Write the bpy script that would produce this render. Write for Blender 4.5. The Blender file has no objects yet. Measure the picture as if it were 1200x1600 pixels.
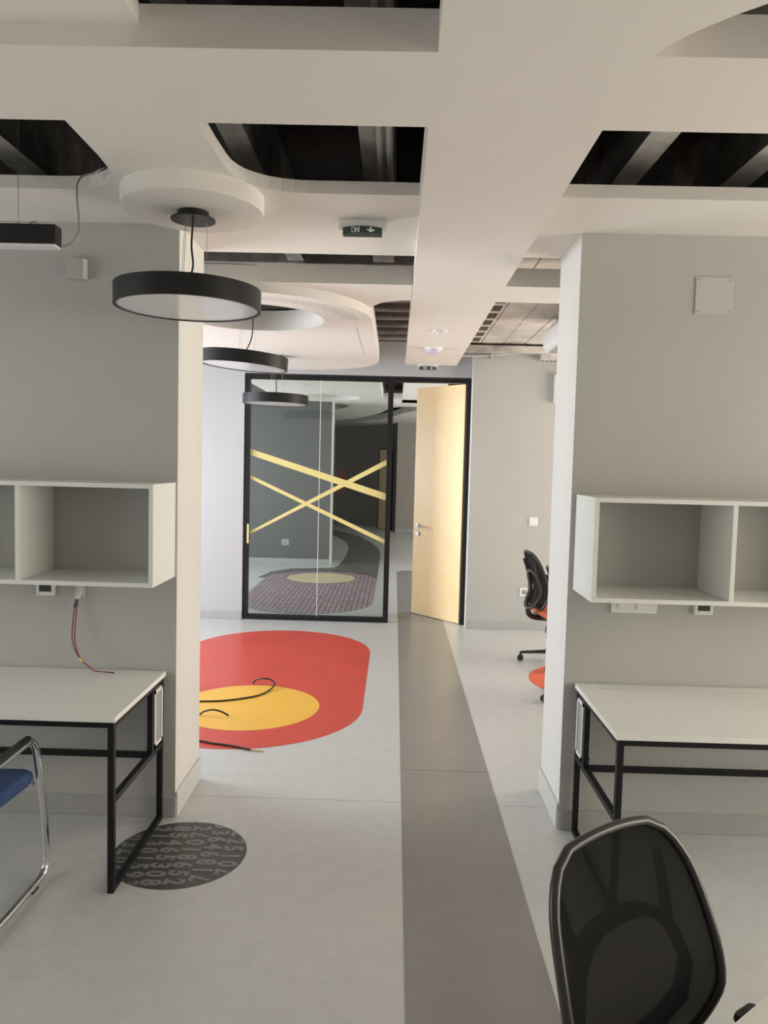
import bpy, bmesh, math, random
from mathutils import Vector, Matrix
random.seed(4)
C = bpy.context.scene.collection
SC = bpy.context.scene
PI = math.pi
R = math.radians

# ------------------------------------------------------------------ camera
H = 1.70                                   # eye height
PITCH, ROLL, YAW, FPX = R(-3.677), R(1.445), R(-0.806), 1200.0
fw = Vector((math.sin(YAW) * math.cos(PITCH), math.cos(YAW) * math.cos(PITCH), math.sin(PITCH)))
rt = Vector((math.cos(YAW), -math.sin(YAW), 0))
up = rt.cross(fw)
CR = math.cos(ROLL) * rt + math.sin(ROLL) * up
CU = -math.sin(ROLL) * rt + math.cos(ROLL) * up
cam_d = bpy.data.cameras.new('camera')
cam = bpy.data.objects.new('camera', cam_d)
C.objects.link(cam)
cam_d.sensor_width = 36.0
cam_d.lens = FPX / 1600 * 36.0
cam_d.clip_start = 0.05
m = Matrix.Identity(4)
for i in range(3):
    m[i][0], m[i][1], m[i][2] = CR[i], CU[i], -fw[i]
m[2][3] = H
cam.matrix_world = m
SC.camera = cam

def ray(x, y): return (x - 600) / FPX * CR - (y - 800) / FPX * CU + fw
def onz(x, y, z):
    d = ray(x, y); return Vector((0, 0, H)) + d * ((z - H) / d.z)
def ony(x, y, Y):
    d = ray(x, y); return Vector((0, 0, H)) + d * (Y / d.y)

# ------------------------------------------------------------------ world, lights, exposure
w = bpy.data.worlds.new('world'); SC.world = w; w.use_nodes = True
bg = w.node_tree.nodes['Background']
bg.inputs[0].default_value = (0.80, 0.90, 1.0, 1); bg.inputs[1].default_value = 1.0
vs = SC.view_settings
vs.view_transform = 'Standard'; vs.look = 'None'; vs.gamma = 1.0; vs.use_curve_mapping = False
vs.exposure = 0.0

def window_light(name, loc, rot, sx, sy, col, power):
    l = bpy.data.lights.new(name, 'AREA'); l.shape = 'RECTANGLE'; l.size = sx; l.size_y = sy
    l.color = col; l.energy = power
    o = bpy.data.objects.new(name, l); C.objects.link(o); o.location = loc; o.rotation_euler = rot
    return o
COOL, WARM, NEUT = (0.90, 0.95, 1.0), (1.0, 0.89, 0.74), (1.0, 0.96, 0.90)
XL, XR = -4.2, 4.2
# daylight just outside the window openings (see the window_* objects); the corridor one is added fill
window_light('daylight_front_left', (XL - .25, 1.5, 1.55), (0, R(-90), 0), 1.7, 3.2, (0.98, 0.97, 0.94), 50)
window_light('daylight_front_right', (XR + .25, 1.5, 1.55), (0, R(90), 0), 1.7, 3.2, WARM, 130)
window_light('daylight_middle_left', (XL - .25, 6.0, 1.55), (0, R(-90), 0), 1.7, 3.0, COOL, 245)
window_light('daylight_middle_right', (XR + .25, 6.0, 1.55), (0, R(90), 0), 1.7, 3.0, WARM, 180)
window_light('daylight_rear_left', (XL - .25, 10.3, 1.55), (0, R(-90), 0), 1.7, 2.6, COOL, 190)
window_light('daylight_rear_right', (XR + .25, 10.3, 1.55), (0, R(90), 0), 1.7, 2.6, NEUT, 230)
window_light('corridor_fill_right', (XR + .25, 15.8, 1.55), (0, R(90), 0), 1.7, 2.8, NEUT, 80)  # unseen source, added to brighten the corridor end wall and ceiling

# ------------------------------------------------------------------ materials
MATS = {}
def mat(name, col, rough=.6, metal=0.0, spec=.5, noise=None, bump=None, coat=0):
    if name in MATS: return MATS[name]
    M = bpy.data.materials.new(name); M.use_nodes = True
    nt = M.node_tree; b = nt.nodes['Principled BSDF']
    b.inputs['Base Color'].default_value = (*col, 1); b.inputs['Roughness'].default_value = rough
    b.inputs['Metallic'].default_value = metal; b.inputs['Specular IOR Level'].default_value = spec
    if coat: b.inputs['Coat Weight'].default_value = coat
    tc = nt.nodes.new('ShaderNodeTexCoord')
    if noise:                                 # (scale, amount)
        n = nt.nodes.new('ShaderNodeTexNoise'); n.inputs['Scale'].default_value = noise[0]; n.inputs['Detail'].default_value = 5
        r = nt.nodes.new('ShaderNodeValToRGB'); a = noise[1]
        r.color_ramp.elements[0].position = .3; r.color_ramp.elements[1].position = .7
        r.color_ramp.elements[0].color = (*[c * (1 - a) for c in col], 1)
        r.color_ramp.elements[1].color = (*[min(1, c * (1 + a)) for c in col], 1)
        nt.links.new(tc.outputs['Object'], n.inputs['Vector']); nt.links.new(n.outputs['Fac'], r.inputs[0])
        nt.links.new(r.outputs[0], b.inputs['Base Color'])
    if bump:                                  # (scale, strength)
        n = nt.nodes.new('ShaderNodeTexNoise'); n.inputs['Scale'].default_value = bump[0]; n.inputs['Detail'].default_value = 4
        bn = nt.nodes.new('ShaderNodeBump'); bn.inputs['Strength'].default_value = bump[1]; bn.inputs['Distance'].default_value = .01
        nt.links.new(tc.outputs['Object'], n.inputs['Vector']); nt.links.new(n.outputs['Fac'], bn.inputs['Height'])
        nt.links.new(bn.outputs[0], b.inputs['Normal'])
    MATS[name] = M
    return M

def srgb(r, g, b):
    f = lambda c: (c / 255 / 12.92) if c / 255 < .04045 else ((c / 255 + .055) / 1.055) ** 2.4
    return (f(r), f(g), f(b))

WHITE = mat('white_plasterboard', (.80, .765, .715), .75, noise=(1.5, .015), bump=(60, .03))
WALLW = mat('white_wall_paint', (.66, .645, .615), .7, noise=(2, .015), bump=(80, .04))
GREY = mat('grey_wall_paint', (.455, .455, .435), .65, noise=(1.2, .03), bump=(90, .05))
FLOORM = mat('light_grey_vinyl', (.56, .565, .555), .33, noise=(14, .04), bump=(120, .015))
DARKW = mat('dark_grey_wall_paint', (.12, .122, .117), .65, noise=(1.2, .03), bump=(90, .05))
PALE = mat('pale_grey_wall_paint', (.47, .47, .48), .65, noise=(1.2, .02), bump=(90, .05))
BASEM = mat('grey_vinyl_skirting', (.40, .40, .395), .45, noise=(14, .04))
STRIPEM = mat('dark_grey_vinyl', (.25, .243, .23), .28, noise=(6, .06), bump=(120, .015))
PATHM = mat('charcoal_path_vinyl', (.12, .12, .112), .42, noise=(6, .06))
REDM = mat('red_vinyl', srgb(206, 74, 62), .38, noise=(3, .06))
YELM = mat('yellow_vinyl', srgb(240, 186, 72), .38, noise=(3, .03))
ORGM = mat('orange_vinyl', srgb(225, 95, 55), .38, noise=(3, .04))
CHARM = mat('charcoal_vinyl', (.060, .061, .058), .42, noise=(20, .08))
DIGM = mat('print_grey', (.20, .21, .20), .45)
BLACK = mat('black_powdercoat', (.008, .009, .012), .45, spec=.25, bump=(300, .03))
BLACKP = mat('black_plastic', (.016, .017, .018), .38)
BLACKG = mat('grey_black_plastic', (.06, .06, .058), .35)
LAMPB = mat('black_lamp_enamel', (.010, .0105, .011), .42, spec=.32)
DIFF = mat('opal_diffuser', (.78, .78, .80), .18, spec=.6)
LAM = mat('white_laminate', (.74, .75, .71), .42, noise=(30, .01))
DESKW = mat('white_desk_laminate', (.82, .83, .79), .34, noise=(30, .01))
PLAST = mat('white_plastic', (.78, .78, .76), .35)
PLASTG = mat('grey_insert', (.30, .32, .31), .5)
YELP = mat('pale_yellow_vinyl', (.66, .60, .40), .4, noise=(3, .03))
SCREEN = mat('dark_display', (.05, .06, .055), .2)
CHROME = mat('chrome', (.72, .73, .74), .12, metal=1.0)
STEEL = mat('steel', (.45, .45, .44), .3, metal=1.0)
BLUE = mat('blue_upholstery', (.030, .065, .17), .85, noise=(60, .15), bump=(400, .3))
CABLE = mat('black_cable', (.015, .014, .014), .5)
REDW = mat('red_wire', (.25, .035, .035), .5)
COPPER = mat('brass_wire_end', (.55, .38, .12), .35, metal=.8)
CLEARC = mat('grey_cable', (.35, .35, .34), .3)
CONC = mat('rough_concrete', (.50, .48, .45), .9, noise=(7, .35), bump=(18, .6))
CONCD = mat('dark_block', (.10, .082, .07), .95, noise=(9, .4), bump=(20, .6))
RIB_SHADE = mat('shaded_rib_side', (.10, .095, .088), .95, noise=(7, .5), bump=(18, .5))  # shade between the ribs put into the side colour
VOID = mat('void_dark_slab', (.018, .017, .016), .95, noise=(9, .3), bump=(20, .5))  # darkness of the unlit ceiling void put into the slab colour
PLASTER = mat('stained_plaster', (.64, .615, .58), .9, noise=(4, .2), bump=(14, .35))
TAPE = mat('yellow_tape', srgb(222, 208, 140), .5)
FRAME = mat('black_frame', (.010, .010, .012), .42, spec=.3)
GREEN = mat('exit_green', (.015, .045, .035), .3)
PICTO = mat('exit_white', (.70, .72, .70), .4)
ORFAB = mat('orange_upholstery', (.62, .14, .055), .85, noise=(60, .12), bump=(400, .3))
PIPE = mat('grey_pipe', (.5, .49, .46), .5)
RUST = mat('rust_pipe', (.10, .03, .02), .7)
REDBOX = mat('red_cabinet', (.22, .02, .015), .5)

def veneer():
    M = bpy.data.materials.new('birch_veneer'); M.use_nodes = True; nt = M.node_tree; b = nt.nodes['Principled BSDF']
    tc = nt.nodes.new('ShaderNodeTexCoord'); mp = nt.nodes.new('ShaderNodeMapping'); mp.inputs['Scale'].default_value = (9, 9, 4)
    n = nt.nodes.new('ShaderNodeTexNoise'); n.inputs['Scale'].default_value = 1.2; n.inputs['Detail'].default_value = 3; n.inputs['Distortion'].default_value = 1.5
    r = nt.nodes.new('ShaderNodeValToRGB')
    r.color_ramp.elements[0].position = .35; r.color_ramp.elements[0].color = (.95, .69, .36, 1)
    r.color_ramp.elements[1].position = .65; r.color_ramp.elements[1].color = (.97, .73, .41, 1)
    nt.links.new(tc.outputs['Object'], mp.inputs[0]); nt.links.new(mp.outputs[0], n.inputs['Vector'])
    nt.links.new(n.outputs['Fac'], r.inputs[0]); nt.links.new(r.outputs[0], b.inputs['Base Color'])
    b.inputs['Roughness'].default_value = .4
    return M
VENEER = veneer()

def glass():
    M = bpy.data.materials.new('partition_glass'); M.use_nodes = True; nt = M.node_tree
    nt.nodes.remove(nt.nodes['Principled BSDF'])
    t = nt.nodes.new('ShaderNodeBsdfTransparent'); t.inputs[0].default_value = (.86, .89, .88, 1)
    g = nt.nodes.new('ShaderNodeBsdfGlossy'); g.inputs['Roughness'].default_value = 0.0
    f = nt.nodes.new('ShaderNodeFresnel'); f.inputs[0].default_value = 1.5
    mx = nt.nodes.new('ShaderNodeMixShader')
    nt.links.new(f.outputs[0], mx.inputs[0]); nt.links.new(t.outputs[0], mx.inputs[1]); nt.links.new(g.outputs[0], mx.inputs[2])
    nt.links.new(mx.outputs[0], nt.nodes['Material Output'].inputs[0])
    return M
GLASS = glass()

def mesh_fabric():
    M = bpy.data.materials.new('black_mesh_fabric'); M.use_nodes = True; nt = M.node_tree
    b = nt.nodes['Principled BSDF']; b.inputs['Base Color'].default_value = (.007, .007, .007, 1); b.inputs['Roughness'].default_value = .9; b.inputs['Specular IOR Level'].default_value = .15
    t = nt.nodes.new('ShaderNodeBsdfTransparent'); mx = nt.nodes.new('ShaderNodeMixShader'); mx.inputs[0].default_value = .968
    nt.links.new(t.outputs[0], mx.inputs[1]); nt.links.new(b.outputs[0], mx.inputs[2])
    nt.links.new(mx.outputs[0], nt.nodes['Material Output'].inputs[0])
    return M
MESHF = mesh_fabric()

def purple_print():
    M = bpy.data.materials.new('purple_print_vinyl'); M.use_nodes = True; nt = M.node_tree; b = nt.nodes['Principled BSDF']
    tc = nt.nodes.new('ShaderNodeTexCoord'); mp = nt.nodes.new('ShaderNodeMapping'); mp.inputs['Rotation'].default_value = (0, 0, R(90))
    br = nt.nodes.new('ShaderNodeTexBrick')
    br.inputs['Color1'].default_value = (.55, .52, .56, 1); br.inputs['Color2'].default_value = (.42, .35, .39, 1)
    br.inputs['Mortar'].default_value = (.13, .09, .11, 1)
    br.inputs['Scale'].default_value = 7; br.inputs['Mortar Size'].default_value = .035
    br.inputs['Brick Width'].default_value = .55; br.inputs['Row Height'].default_value = .42
    n = nt.nodes.new('ShaderNodeTexNoise'); n.inputs['Scale'].default_value = 45
    mx = nt.nodes.new('ShaderNodeMix'); mx.data_type = 'RGBA'; mx.blend_type = 'MULTIPLY'; mx.inputs[0].default_value = .5
    nt.links.new(tc.outputs['Object'], mp.inputs[0]); nt.links.new(mp.outputs[0], br.inputs['Vector'])
    nt.links.new(tc.outputs['Object'], n.inputs['Vector'])
    nt.links.new(br.outputs[0], mx.inputs[6]); nt.links.new(n.outputs['Color'], mx.inputs[7])
    nt.links.new(mx.outputs[2], b.inputs['Base Color']); b.inputs['Roughness'].default_value = .45
    return M
PURPLE = purple_print()

# ------------------------------------------------------------------ mesh helpers
class MB:
    def __init__(s): s.bm = bmesh.new()
    def box(s, x0, x1, y0, y1, z0, z1, bev=0):
        g = bmesh.ops.create_cube(s.bm, size=1)
        vs_ = g['verts']
        for v in vs_:
            v.co = Vector(((x0 + x1) / 2 + v.co.x * (x1 - x0), (y0 + y1) / 2 + v.co.y * (y1 - y0), (z0 + z1) / 2 + v.co.z * (z1 - z0)))
        if bev:
            es = list({e for v in vs_ for e in v.link_edges})
            bmesh.ops.bevel(s.bm, geom=es, offset=bev, segments=2, affect='EDGES', profile=.5)
        return s
    def plate(s, outer, holes, z0, z1):
        """horizontal plate with holes"""
        loops = [outer] + list(holes)
        for z, flip in ((z0, True), (z1, False)):
            es = []
            for L in loops:
                vv = [s.bm.verts.new((p[0], p[1], z)) for p in L]
                es += [s.bm.edges.new((vv[i], vv[(i + 1) % len(vv)])) for i in range(len(vv))]
            bmesh.ops.triangle_fill(s.bm, use_beauty=True, use_dissolve=False, edges=es)
        for L in loops:
            n = len(L)
            a = [s.bm.verts.new((p[0], p[1], z0)) for p in L]; b = [s.bm.verts.new((p[0], p[1], z1)) for p in L]
            for i in range(n): s.bm.faces.new((a[i], a[(i + 1) % n], b[(i + 1) % n], b[i]))
        bmesh.ops.remove_doubles(s.bm, verts=s.bm.verts, dist=1e-5)
        return s
    def tube(s, pts, r, seg=10, closed=False, flat=None):
        pts = [Vector(p) for p in pts]; n = len(pts); rings = []
        rr = r if isinstance(r, (list, tuple)) else [r] * n
        prev = None
        for i, p in enumerate(pts):
            if closed: t = (pts[(i + 1) % n] - pts[i - 1])
            else: t = pts[min(i + 1, n - 1)] - pts[max(i - 1, 0)]
            t.normalize()
            if prev is None:
                a = Vector((0, 0, 1)) if abs(t.z) < .9 else Vector((1, 0, 0))
                u = t.cross(a).normalized()
            else:
                u = (prev - t * prev.dot(t)).normalized()
            prev = u; v = t.cross(u)
            rings.append([s.bm.verts.new(p + (u * math.cos(2 * PI * k / seg) + v * math.sin(2 * PI * k / seg) * (flat or 1)) * rr[i]) for k in range(seg)])
        for i in range(n if closed else n - 1):
            A, B = rings[i], rings[(i + 1) % n]
            for k in range(seg): s.bm.faces.new((A[k], A[(k + 1) % seg], B[(k + 1) % seg], B[k]))
        if not closed:
            s.bm.faces.new(rings[0][::-1]); s.bm.faces.new(rings[-1])
        return s
    def bar(s, a, b, wx, wy=None):
        """square bar between two points"""
        a, b = Vector(a), Vector(b); t = (b - a).normalized(); wy = wy or wx
        ref = Vector((0, 0, 1)) if abs(t.z) < .9 else Vector((0, 1, 0))
        u = t.cross(ref).normalized() * wx / 2; v = t.cross(u.normalized()).normalized() * wy / 2
        q = [[s.bm.verts.new(p + su * u + sv * v) for su, sv in ((-1, -1), (1, -1), (1, 1), (-1, 1))] for p in (a, b)]
        for k in range(4): s.bm.faces.new((q[0][k], q[0][(k + 1) % 4], q[1][(k + 1) % 4], q[1][k]))
        s.bm.faces.new(q[0][::-1]); s.bm.faces.new(q[1])
        return s
    def lathe(s, prof, seg=48, c=(0, 0)):
        rings = []
        for r, z in prof:
            if r < 1e-6: rings.append([s.bm.verts.new((c[0], c[1], z))])
            else: rings.append([s.bm.verts.new((c[0] + r * math.cos(2 * PI * k / seg), c[1] + r * math.sin(2 * PI * k / seg), z)) for k in range(seg)])
        for A, B in zip(rings, rings[1:]):
            for k in range(seg):
                k2 = (k + 1) % seg
                if len(A) == 1 and len(B) == 1: continue
                if len(A) == 1: s.bm.faces.new((A[0], B[k2], B[k]))
                elif len(B) == 1: s.bm.faces.new((A[k], A[k2], B[0]))
                else: s.bm.faces.new((A[k], A[k2], B[k2], B[k]))
        return s
    def prism(s, pts, thick):
        """planar polygon (3D points) extruded along vector thick"""
        a = [s.bm.verts.new(Vector(p)) for p in pts]; b = [s.bm.verts.new(Vector(p) + Vector(thick)) for p in pts]
        s.bm.faces.new(a[::-1]); s.bm.faces.new(b); n = len(pts)
        for i in range(n): s.bm.faces.new((a[i], a[(i + 1) % n], b[(i + 1) % n], b[i]))
        return s
    def build(s, name, material, parent=None, smooth=False, bev=0):
        bmesh.ops.recalc_face_normals(s.bm, faces=s.bm.faces)
        me = bpy.data.meshes.new(name); s.bm.to_mesh(me); s.bm.free()
        mats = material if isinstance(material, (list, tuple)) else [material]
        for q in mats: me.materials.append(q)
        o = bpy.data.objects.new(name, me); C.objects.link(o)
        if parent: o.parent = parent
        if smooth:
            for p in me.polygons: p.use_smooth = True
            me.set_sharp_from_angle(angle=R(40))
        return o

def tag(o, label, cat, group=None):
    o['label'] = label; o['category'] = cat
    if group: o['group'] = group
    return o
def empty(name, loc=(0, 0, 0), rz=0):
    o = bpy.data.objects.new(name, None); C.objects.link(o); o.location = loc; o.rotation_euler = (0, 0, rz)
    o.empty_display_size = .1
    return o
def thing(name, label, cat, loc=(0, 0, 0), rz=0, group=None): return tag(empty(name, loc, rz), label, cat, group)
def struct(o): o['kind'] = 'structure'; return o
def copy_tree(o, parent=None):
    c = o.copy(); C.objects.link(c); c.parent = parent
    for ch in list(o.children): copy_tree(ch, c)
    return c
def bz(pts, n=8):
    """Catmull-Rom through points"""
    pts = [Vector(p) for p in pts]; out = []
    P = [2 * pts[0] - pts[1]] + pts + [2 * pts[-1] - pts[-2]]
    for i in range(1, len(P) - 2):
        for k in range(n):
            t = k / n; a, b, c, d = P[i - 1], P[i], P[i + 1], P[i + 2]
            out.append(.5 * ((2 * b) + (c - a) * t + (2 * a - 5 * b + 4 * c - d) * t * t + (3 * b - a - 3 * c + d) * t ** 3))
    out.append(pts[-1]); return out
def arc(cx, cy, r, a0, a1, n=16): return [(cx + r * math.cos(R(a0 + (a1 - a0) * i / n)), cy + r * math.sin(R(a0 + (a1 - a0) * i / n))) for i in range(n + 1)]
def stadium(cx, r, y0, y1, n=28): return arc(cx, y1, r, 0, 180, n) + arc(cx, y0, r, 180, 360, n)
def circle(cx, cy, r, n=56): return arc(cx, cy, r, 0, 360 * (n - 1) / n, n - 1)

# ================================================================== SETTING
ZL, ZU, ZT = 2.68, 2.75, 2.80              # low ceiling bands, upper ceiling sheet, its top
YP0, YP1 = 3.525, 3.965                    # partition between front and middle room
YG = 8.12                                  # glazed partition
ZS = 3.25                                  # slab
floor = struct(MB().box(XL - .3, XR + .3, -3.0, 24, -.1, 0).build('floor', FLOORM))
for (x0, x1, y) in ((-1.0, .08, 3.76), (.555, .805, 3.755)):
    MB().box(x0, x1, y - .0012, y + .0012, -.001, .0006).build('seam', BASEM, floor)

# ---- partition with two wing walls: grey painted front, white reveals
def wing(name, x0, x1):
    o = MB().box(x0, x1, YP0, YP1, 0, ZT).build(name, [WALLW, GREY])
    for p in o.data.polygons:
        if abs(p.normal.y) > .9: p.material_index = 1
    return struct(o)
wing('wall_partition_left', XL, -1.004)
wing('wall_partition_right', .806, XR)
def skirting(name, pts, m, hgt=.095):
    o = MB()
    for (x0, x1, y0, y1) in pts: o.box(x0, x1, y0, y1, 0, hgt, .003)
    return struct(o.build(name, m))
skirting('baseboard_left', [(XL, -1.0, YP0 - .008, YP0)], BASEM)
skirting('baseboard_left_reveal', [(-1.004, -.993, YP0, YP1 + .005)], FLOORM, .12)
skirting('baseboard_right', [(.802, XR, YP0 - .008, YP0)], BASEM)
skirting('baseboard_right_reveal', [(.795, .806, YP0, YP1 + .005)], FLOORM, .12)
skirting('baseboard_far_right', [(.775, XR, 7.908, 7.92)], BASEM, .085)
skirting('baseboard_far_left', [(XL, -1.60, YG - .072, YG - .06)], BASEM, .085)

# ---- outer walls with window openings
def side_wall(name, x, y0, y1, openings, mt):
    b = MB(); x0, x1 = (x - .2, x) if x < 0 else (x, x + .2); y = y0
    for (a, c, z0, z1) in openings:
        b.box(x0, x1, y, a, 0, 3.4); b.box(x0, x1, a, c, 0, z0); b.box(x0, x1, a, c, z1, 3.4); y = c
    b.box(x0, x1, y, y1, 0, 3.4)
    return struct(b.build(name, mt))
OPN = [(-.1, 3.1, .7, 2.4), (4.5, 7.5, .7, 2.4), (9.0, 11.6, .7, 2.4), (14.4, 17.2, .7, 2.4)]  # last opening is unseen, added for the corridor fill light
side_wall('wall_left', XL, -2.6, 24, OPN, WALLW)
side_wall('wall_right', XR, -2.6, 24, OPN, WALLW)
struct(MB().box(XL, XR, -2.8, -2.6, 0, 3.4).build('wall_back', WALLW))
k = 1
for sx in (XL - .12, XR + .12):
    for (a, c, z0, z1) in OPN:
        b = MB(); t = .05
        b.box(sx - .03, sx + .03, a, c, z0, z0 + t); b.box(sx - .03, sx + .03, a, c, z1 - t, z1)
        nM = 3
        for i in range(nM + 1):
            yy = a + (c - a) * i / nM; yy = min(max(yy, a + t / 2), c - t / 2)
            b.box(sx - .03, sx + .03, yy - t / 2, yy + t / 2, z0 + t, z1 - t)
        wn = struct(b.build('window_%d' % (k + 1), PLAST)); k += 1

# ---- middle room's far wall: white-grey wall left of the glazing, lintel, grey wall on the right
struct(MB().box(XL, -1.60, YG - .06, YG + .1, 0, ZS).build('wall_far_left', PALE))
struct(MB().box(-1.60, .765, YG - .06, YG + .1, 2.60, ZS).build('wall_far_lintel', PALE))
o = MB().box(.765, XR, 7.92, YG + .1, 0, ZS).build('wall_far_right', [WALLW, GREY])
for p in o.data.polygons:
    if abs(p.normal.y) > .9: p.material_index = 1
struct(o)

# ================================================================== CEILING
soffit = struct(MB().box(XL - .2, XR + .2, -2.8, 8.2, ZS, ZS + .15).build('ceiling', VOID))
# ribs of the old slab over the front room, running in depth
rib0 = None
for x, wd in ((-2.75, .12), (-2.2, .12), (-1.66, .13), (-.66, .10), (-.11, .13), (.42, .12), (.97, .11), (1.45, .12), (2.0, .12), (2.55, .12)):
    rb = MB()
    n = 26; pts = []
    # rough tapered rib
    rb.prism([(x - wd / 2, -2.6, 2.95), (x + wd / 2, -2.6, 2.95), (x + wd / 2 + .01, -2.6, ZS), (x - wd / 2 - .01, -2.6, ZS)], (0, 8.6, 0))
    r_ = rb.build('rib', [CONC, RIB_SHADE], soffit)
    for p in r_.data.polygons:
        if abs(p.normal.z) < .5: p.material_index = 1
# old block rows over the middle room (left of the central band) with pale joints across
for i in range(10):
    y0 = 4.9 + i * .36
    MB().box(-3.4, .55, y0 + .045, y0 + .36, 2.955, 3.0, .006).build('block', CONCD, soffit)
    MB().box(-3.4, .55, y0, y0 + .045, 2.935, 3.0, .004).build('joint', CONC, soffit)
# plaster soffit over the right half of the middle room, boards showing
xs = [.62, .82, 1.04, 1.26, 1.5, 1.78, 2.1, 2.5]
for a, c in zip(xs, xs[1:]):
    MB().box(a + .003, c - .003, 4.4, 7.92, 2.925 + random.uniform(-.004, .004), 3.0, .004).build('board', PLASTER, soffit)
for i in range(8):
    y0 = 5.7 + i * .3
    MB().box(.66, .79, y0, y0 + .17, 2.915, 2.96, .006).build('block', CONCD, soffit)
struct(MB().box(.575, XR, 7.78, 7.92, 2.83, 2.90, .01).build('trim_1', CONC))

# lower bands
def sh(name, outer, holes, z0, z1, m=WHITE): return struct(MB().plate(outer, holes, z0, z1).build(name, m))
band = []
# the cross: central band along the room, band across in front, curved-edge sheet on the right
curve = [(.575, 1.902), (.584, 1.900), (.60, 1.865), (.62, 1.831), (.642, 1.80), (.668, 1.77), (.705, 1.73), (.754, 1.687), (.83, 1.635), (.95, 1.575), (1.12, 1.52), (1.4, 1.46), (1.8, 1.43), (2.4, 1.42)]
cross = [(XL, 1.90), (-.0, 1.90), (.075, 1.90), (.075, -2.6), (XR, -2.6), (XR, 1.42)] + curve[::-1] + [(XR, 1.906), (XR, 2.31), (.575, 2.31), (.575, 7.73), (.065, 7.73), (.07, 2.31), (XL, 2.31)]
sh('ceiling_cross_band', cross, [], ZL, ZL + .10)
# sheet left of the first opening, sitting a little higher
sh('ceiling_front_left', [(XL, -2.6), (.075, -2.6), (.075, 1.1), (-.644, 1.1), (-.644, 1.90), (XL, 1.90)], [], 2.735, 2.785)
# upper sheet with three openings
r2 = [(.07, 2.40), (.07, 3.093), (-.377, 3.092), (-.43, 3.085), (-.476, 3.074), (-.525, 3.052), (-.567, 3.02), (-.60, 2.985), (-.621, 2.945), (-.635, 2.90), (-.642, 2.842), (-.648, 2.70), (-.65, 2.40)]
rl = [(-1.07, 2.40), (-1.072, 2.75), (-1.080, 2.865), (-1.093, 2.928), (-1.113, 2.975), (-1.144, 3.018), (-1.185, 3.052), (-1.235, 3.080), (-1.29, 3.093), (-1.343, 3.097), (-2.7, 3.097), (-2.7, 2.40)]
rr_ = [(.575, 2.40), (2.6, 2.40), (2.6, 3.072), (.575, 3.076)]
def rect(x0, x1, y0, y1): return [(x0, y0), (x1, y0), (x1, y1), (x0, y1)]
sh('ceiling_upper_left', rect(XL, .115, 2.31, YP1 + .01), [[(.065, 2.40), (.065, 3.093)] + r2[2:], rl], ZU, ZT)
sh('ceiling_upper_right', rect(.525, XR, 2.31, YP1 - .005), [[(.577, 2.40), (2.6, 2.40), (2.6, 3.072), (.577, 3.076)]], ZU, ZT)
# second band across, swelling round the oval panel
b2 = [(XL, 4.315), (.0665, 4.305), (.0665, 4.712), (.02, 4.715), (-.06, 4.745), (-.12, 4.80), (-.17, 4.90), (-.22, 5.05), (-.5, 5.1), (-.8, 4.72), (XL, 4.72)]
sh('ceiling_second_band', b2, [], ZL, ZL + .10)
sh('ceiling_second_band_right', rect(.576, XR, 4.29, 4.70), [], ZL, ZL + .10)

# round drop panel carrying the first pendant
tag(MB().lathe([(0, ZL), (.27, ZL), (.278, ZL + .003), (.28, ZL + .01), (.28, ZU), (0, ZU)], 72, (-.838, 3.135)).build('ceiling_disc', WHITE, smooth=True),
    'round white plasterboard ceiling disc above the nearest black ring pendant', 'ceiling panel')
# oval panel with round opening
ZC = 2.625
cl = thing('ceiling_cloud', 'large oval white ceiling panel with a round opening above the red floor oval', 'ceiling panel', (-1.0, 6.0, ZC))
b = MB().plate(stadium(0, .82, -.90, 1.08, 40), [circle(.03, -.90, .475, 64)], 0, .14)
b.build('panel', WHITE, cl, smooth=True)
b = MB()
for j in range(5):
    rad = .61 + j * .022
    for i in range(96):
        a = R(203 + i * 1.62 + j * .55)
        cx, cy = .03 + rad * math.cos(a), -.90 + rad * math.sin(a)
        if math.hypot(cx, cy + .90) > .80: continue
        b.box(cx - .003, cx + .003, cy - .004, cy + .004, -.0008, .001)
pf = b.build('perforation', mat('perforation_shadow', (.30, .29, .27), .8), cl); pf['kind'] = 'stuff'
MB().box(.70, .704, -.65, .75, -.0006, .001).build('groove', mat('perforation_shadow', (.42, .41, .39), .8), cl)

# services seen in the openings
cd = thing('conduit_pair', 'pair of grey conduits running beside a concrete rib inside the ceiling opening', 'conduit', (-.08, 0, 2.93))
for dx in (-.012, .026): MB().tube(bz([(dx, 1.4, 0), (dx + .003, 2.4, .0), (dx - .004, 3.1, -.01), (dx + .01, 4.2, 0)], 6), .012).build('conduit', PIPE, cd, smooth=True)
tag(MB().tube([(-.75, 3.35, 2.86), (.1, 3.34, 2.855)], .008).build('rust_pipe', RUST, smooth=True), 'thin rusty pipe crossing inside the ceiling opening', 'pipe')
cs = thing('cable_bundle', 'loose grey cables clipped along the top of the far grey wall', 'cable', (0, 7.9, 2.80))
MB().tube(bz([(.58, -.02, .0), (.9, -.015, .01), (1.15, -.02, .035), (1.5, -.02, .05), (2.2, -.02, .05)], 6), .012).build('cable', PIPE, cs, smooth=True)
MB().tube(bz([(.58, -.03, .03), (.8, -.03, .045), (1.1, -.03, .055), (1.6, -.03, .06), (2.2, -.03, .06)], 6), .010).build('cable', CABLE, cs, smooth=True)
MB().box(.93, .95, -.035, .02, -.02, .075, .003).build('clip', PIPE, cs)

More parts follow.
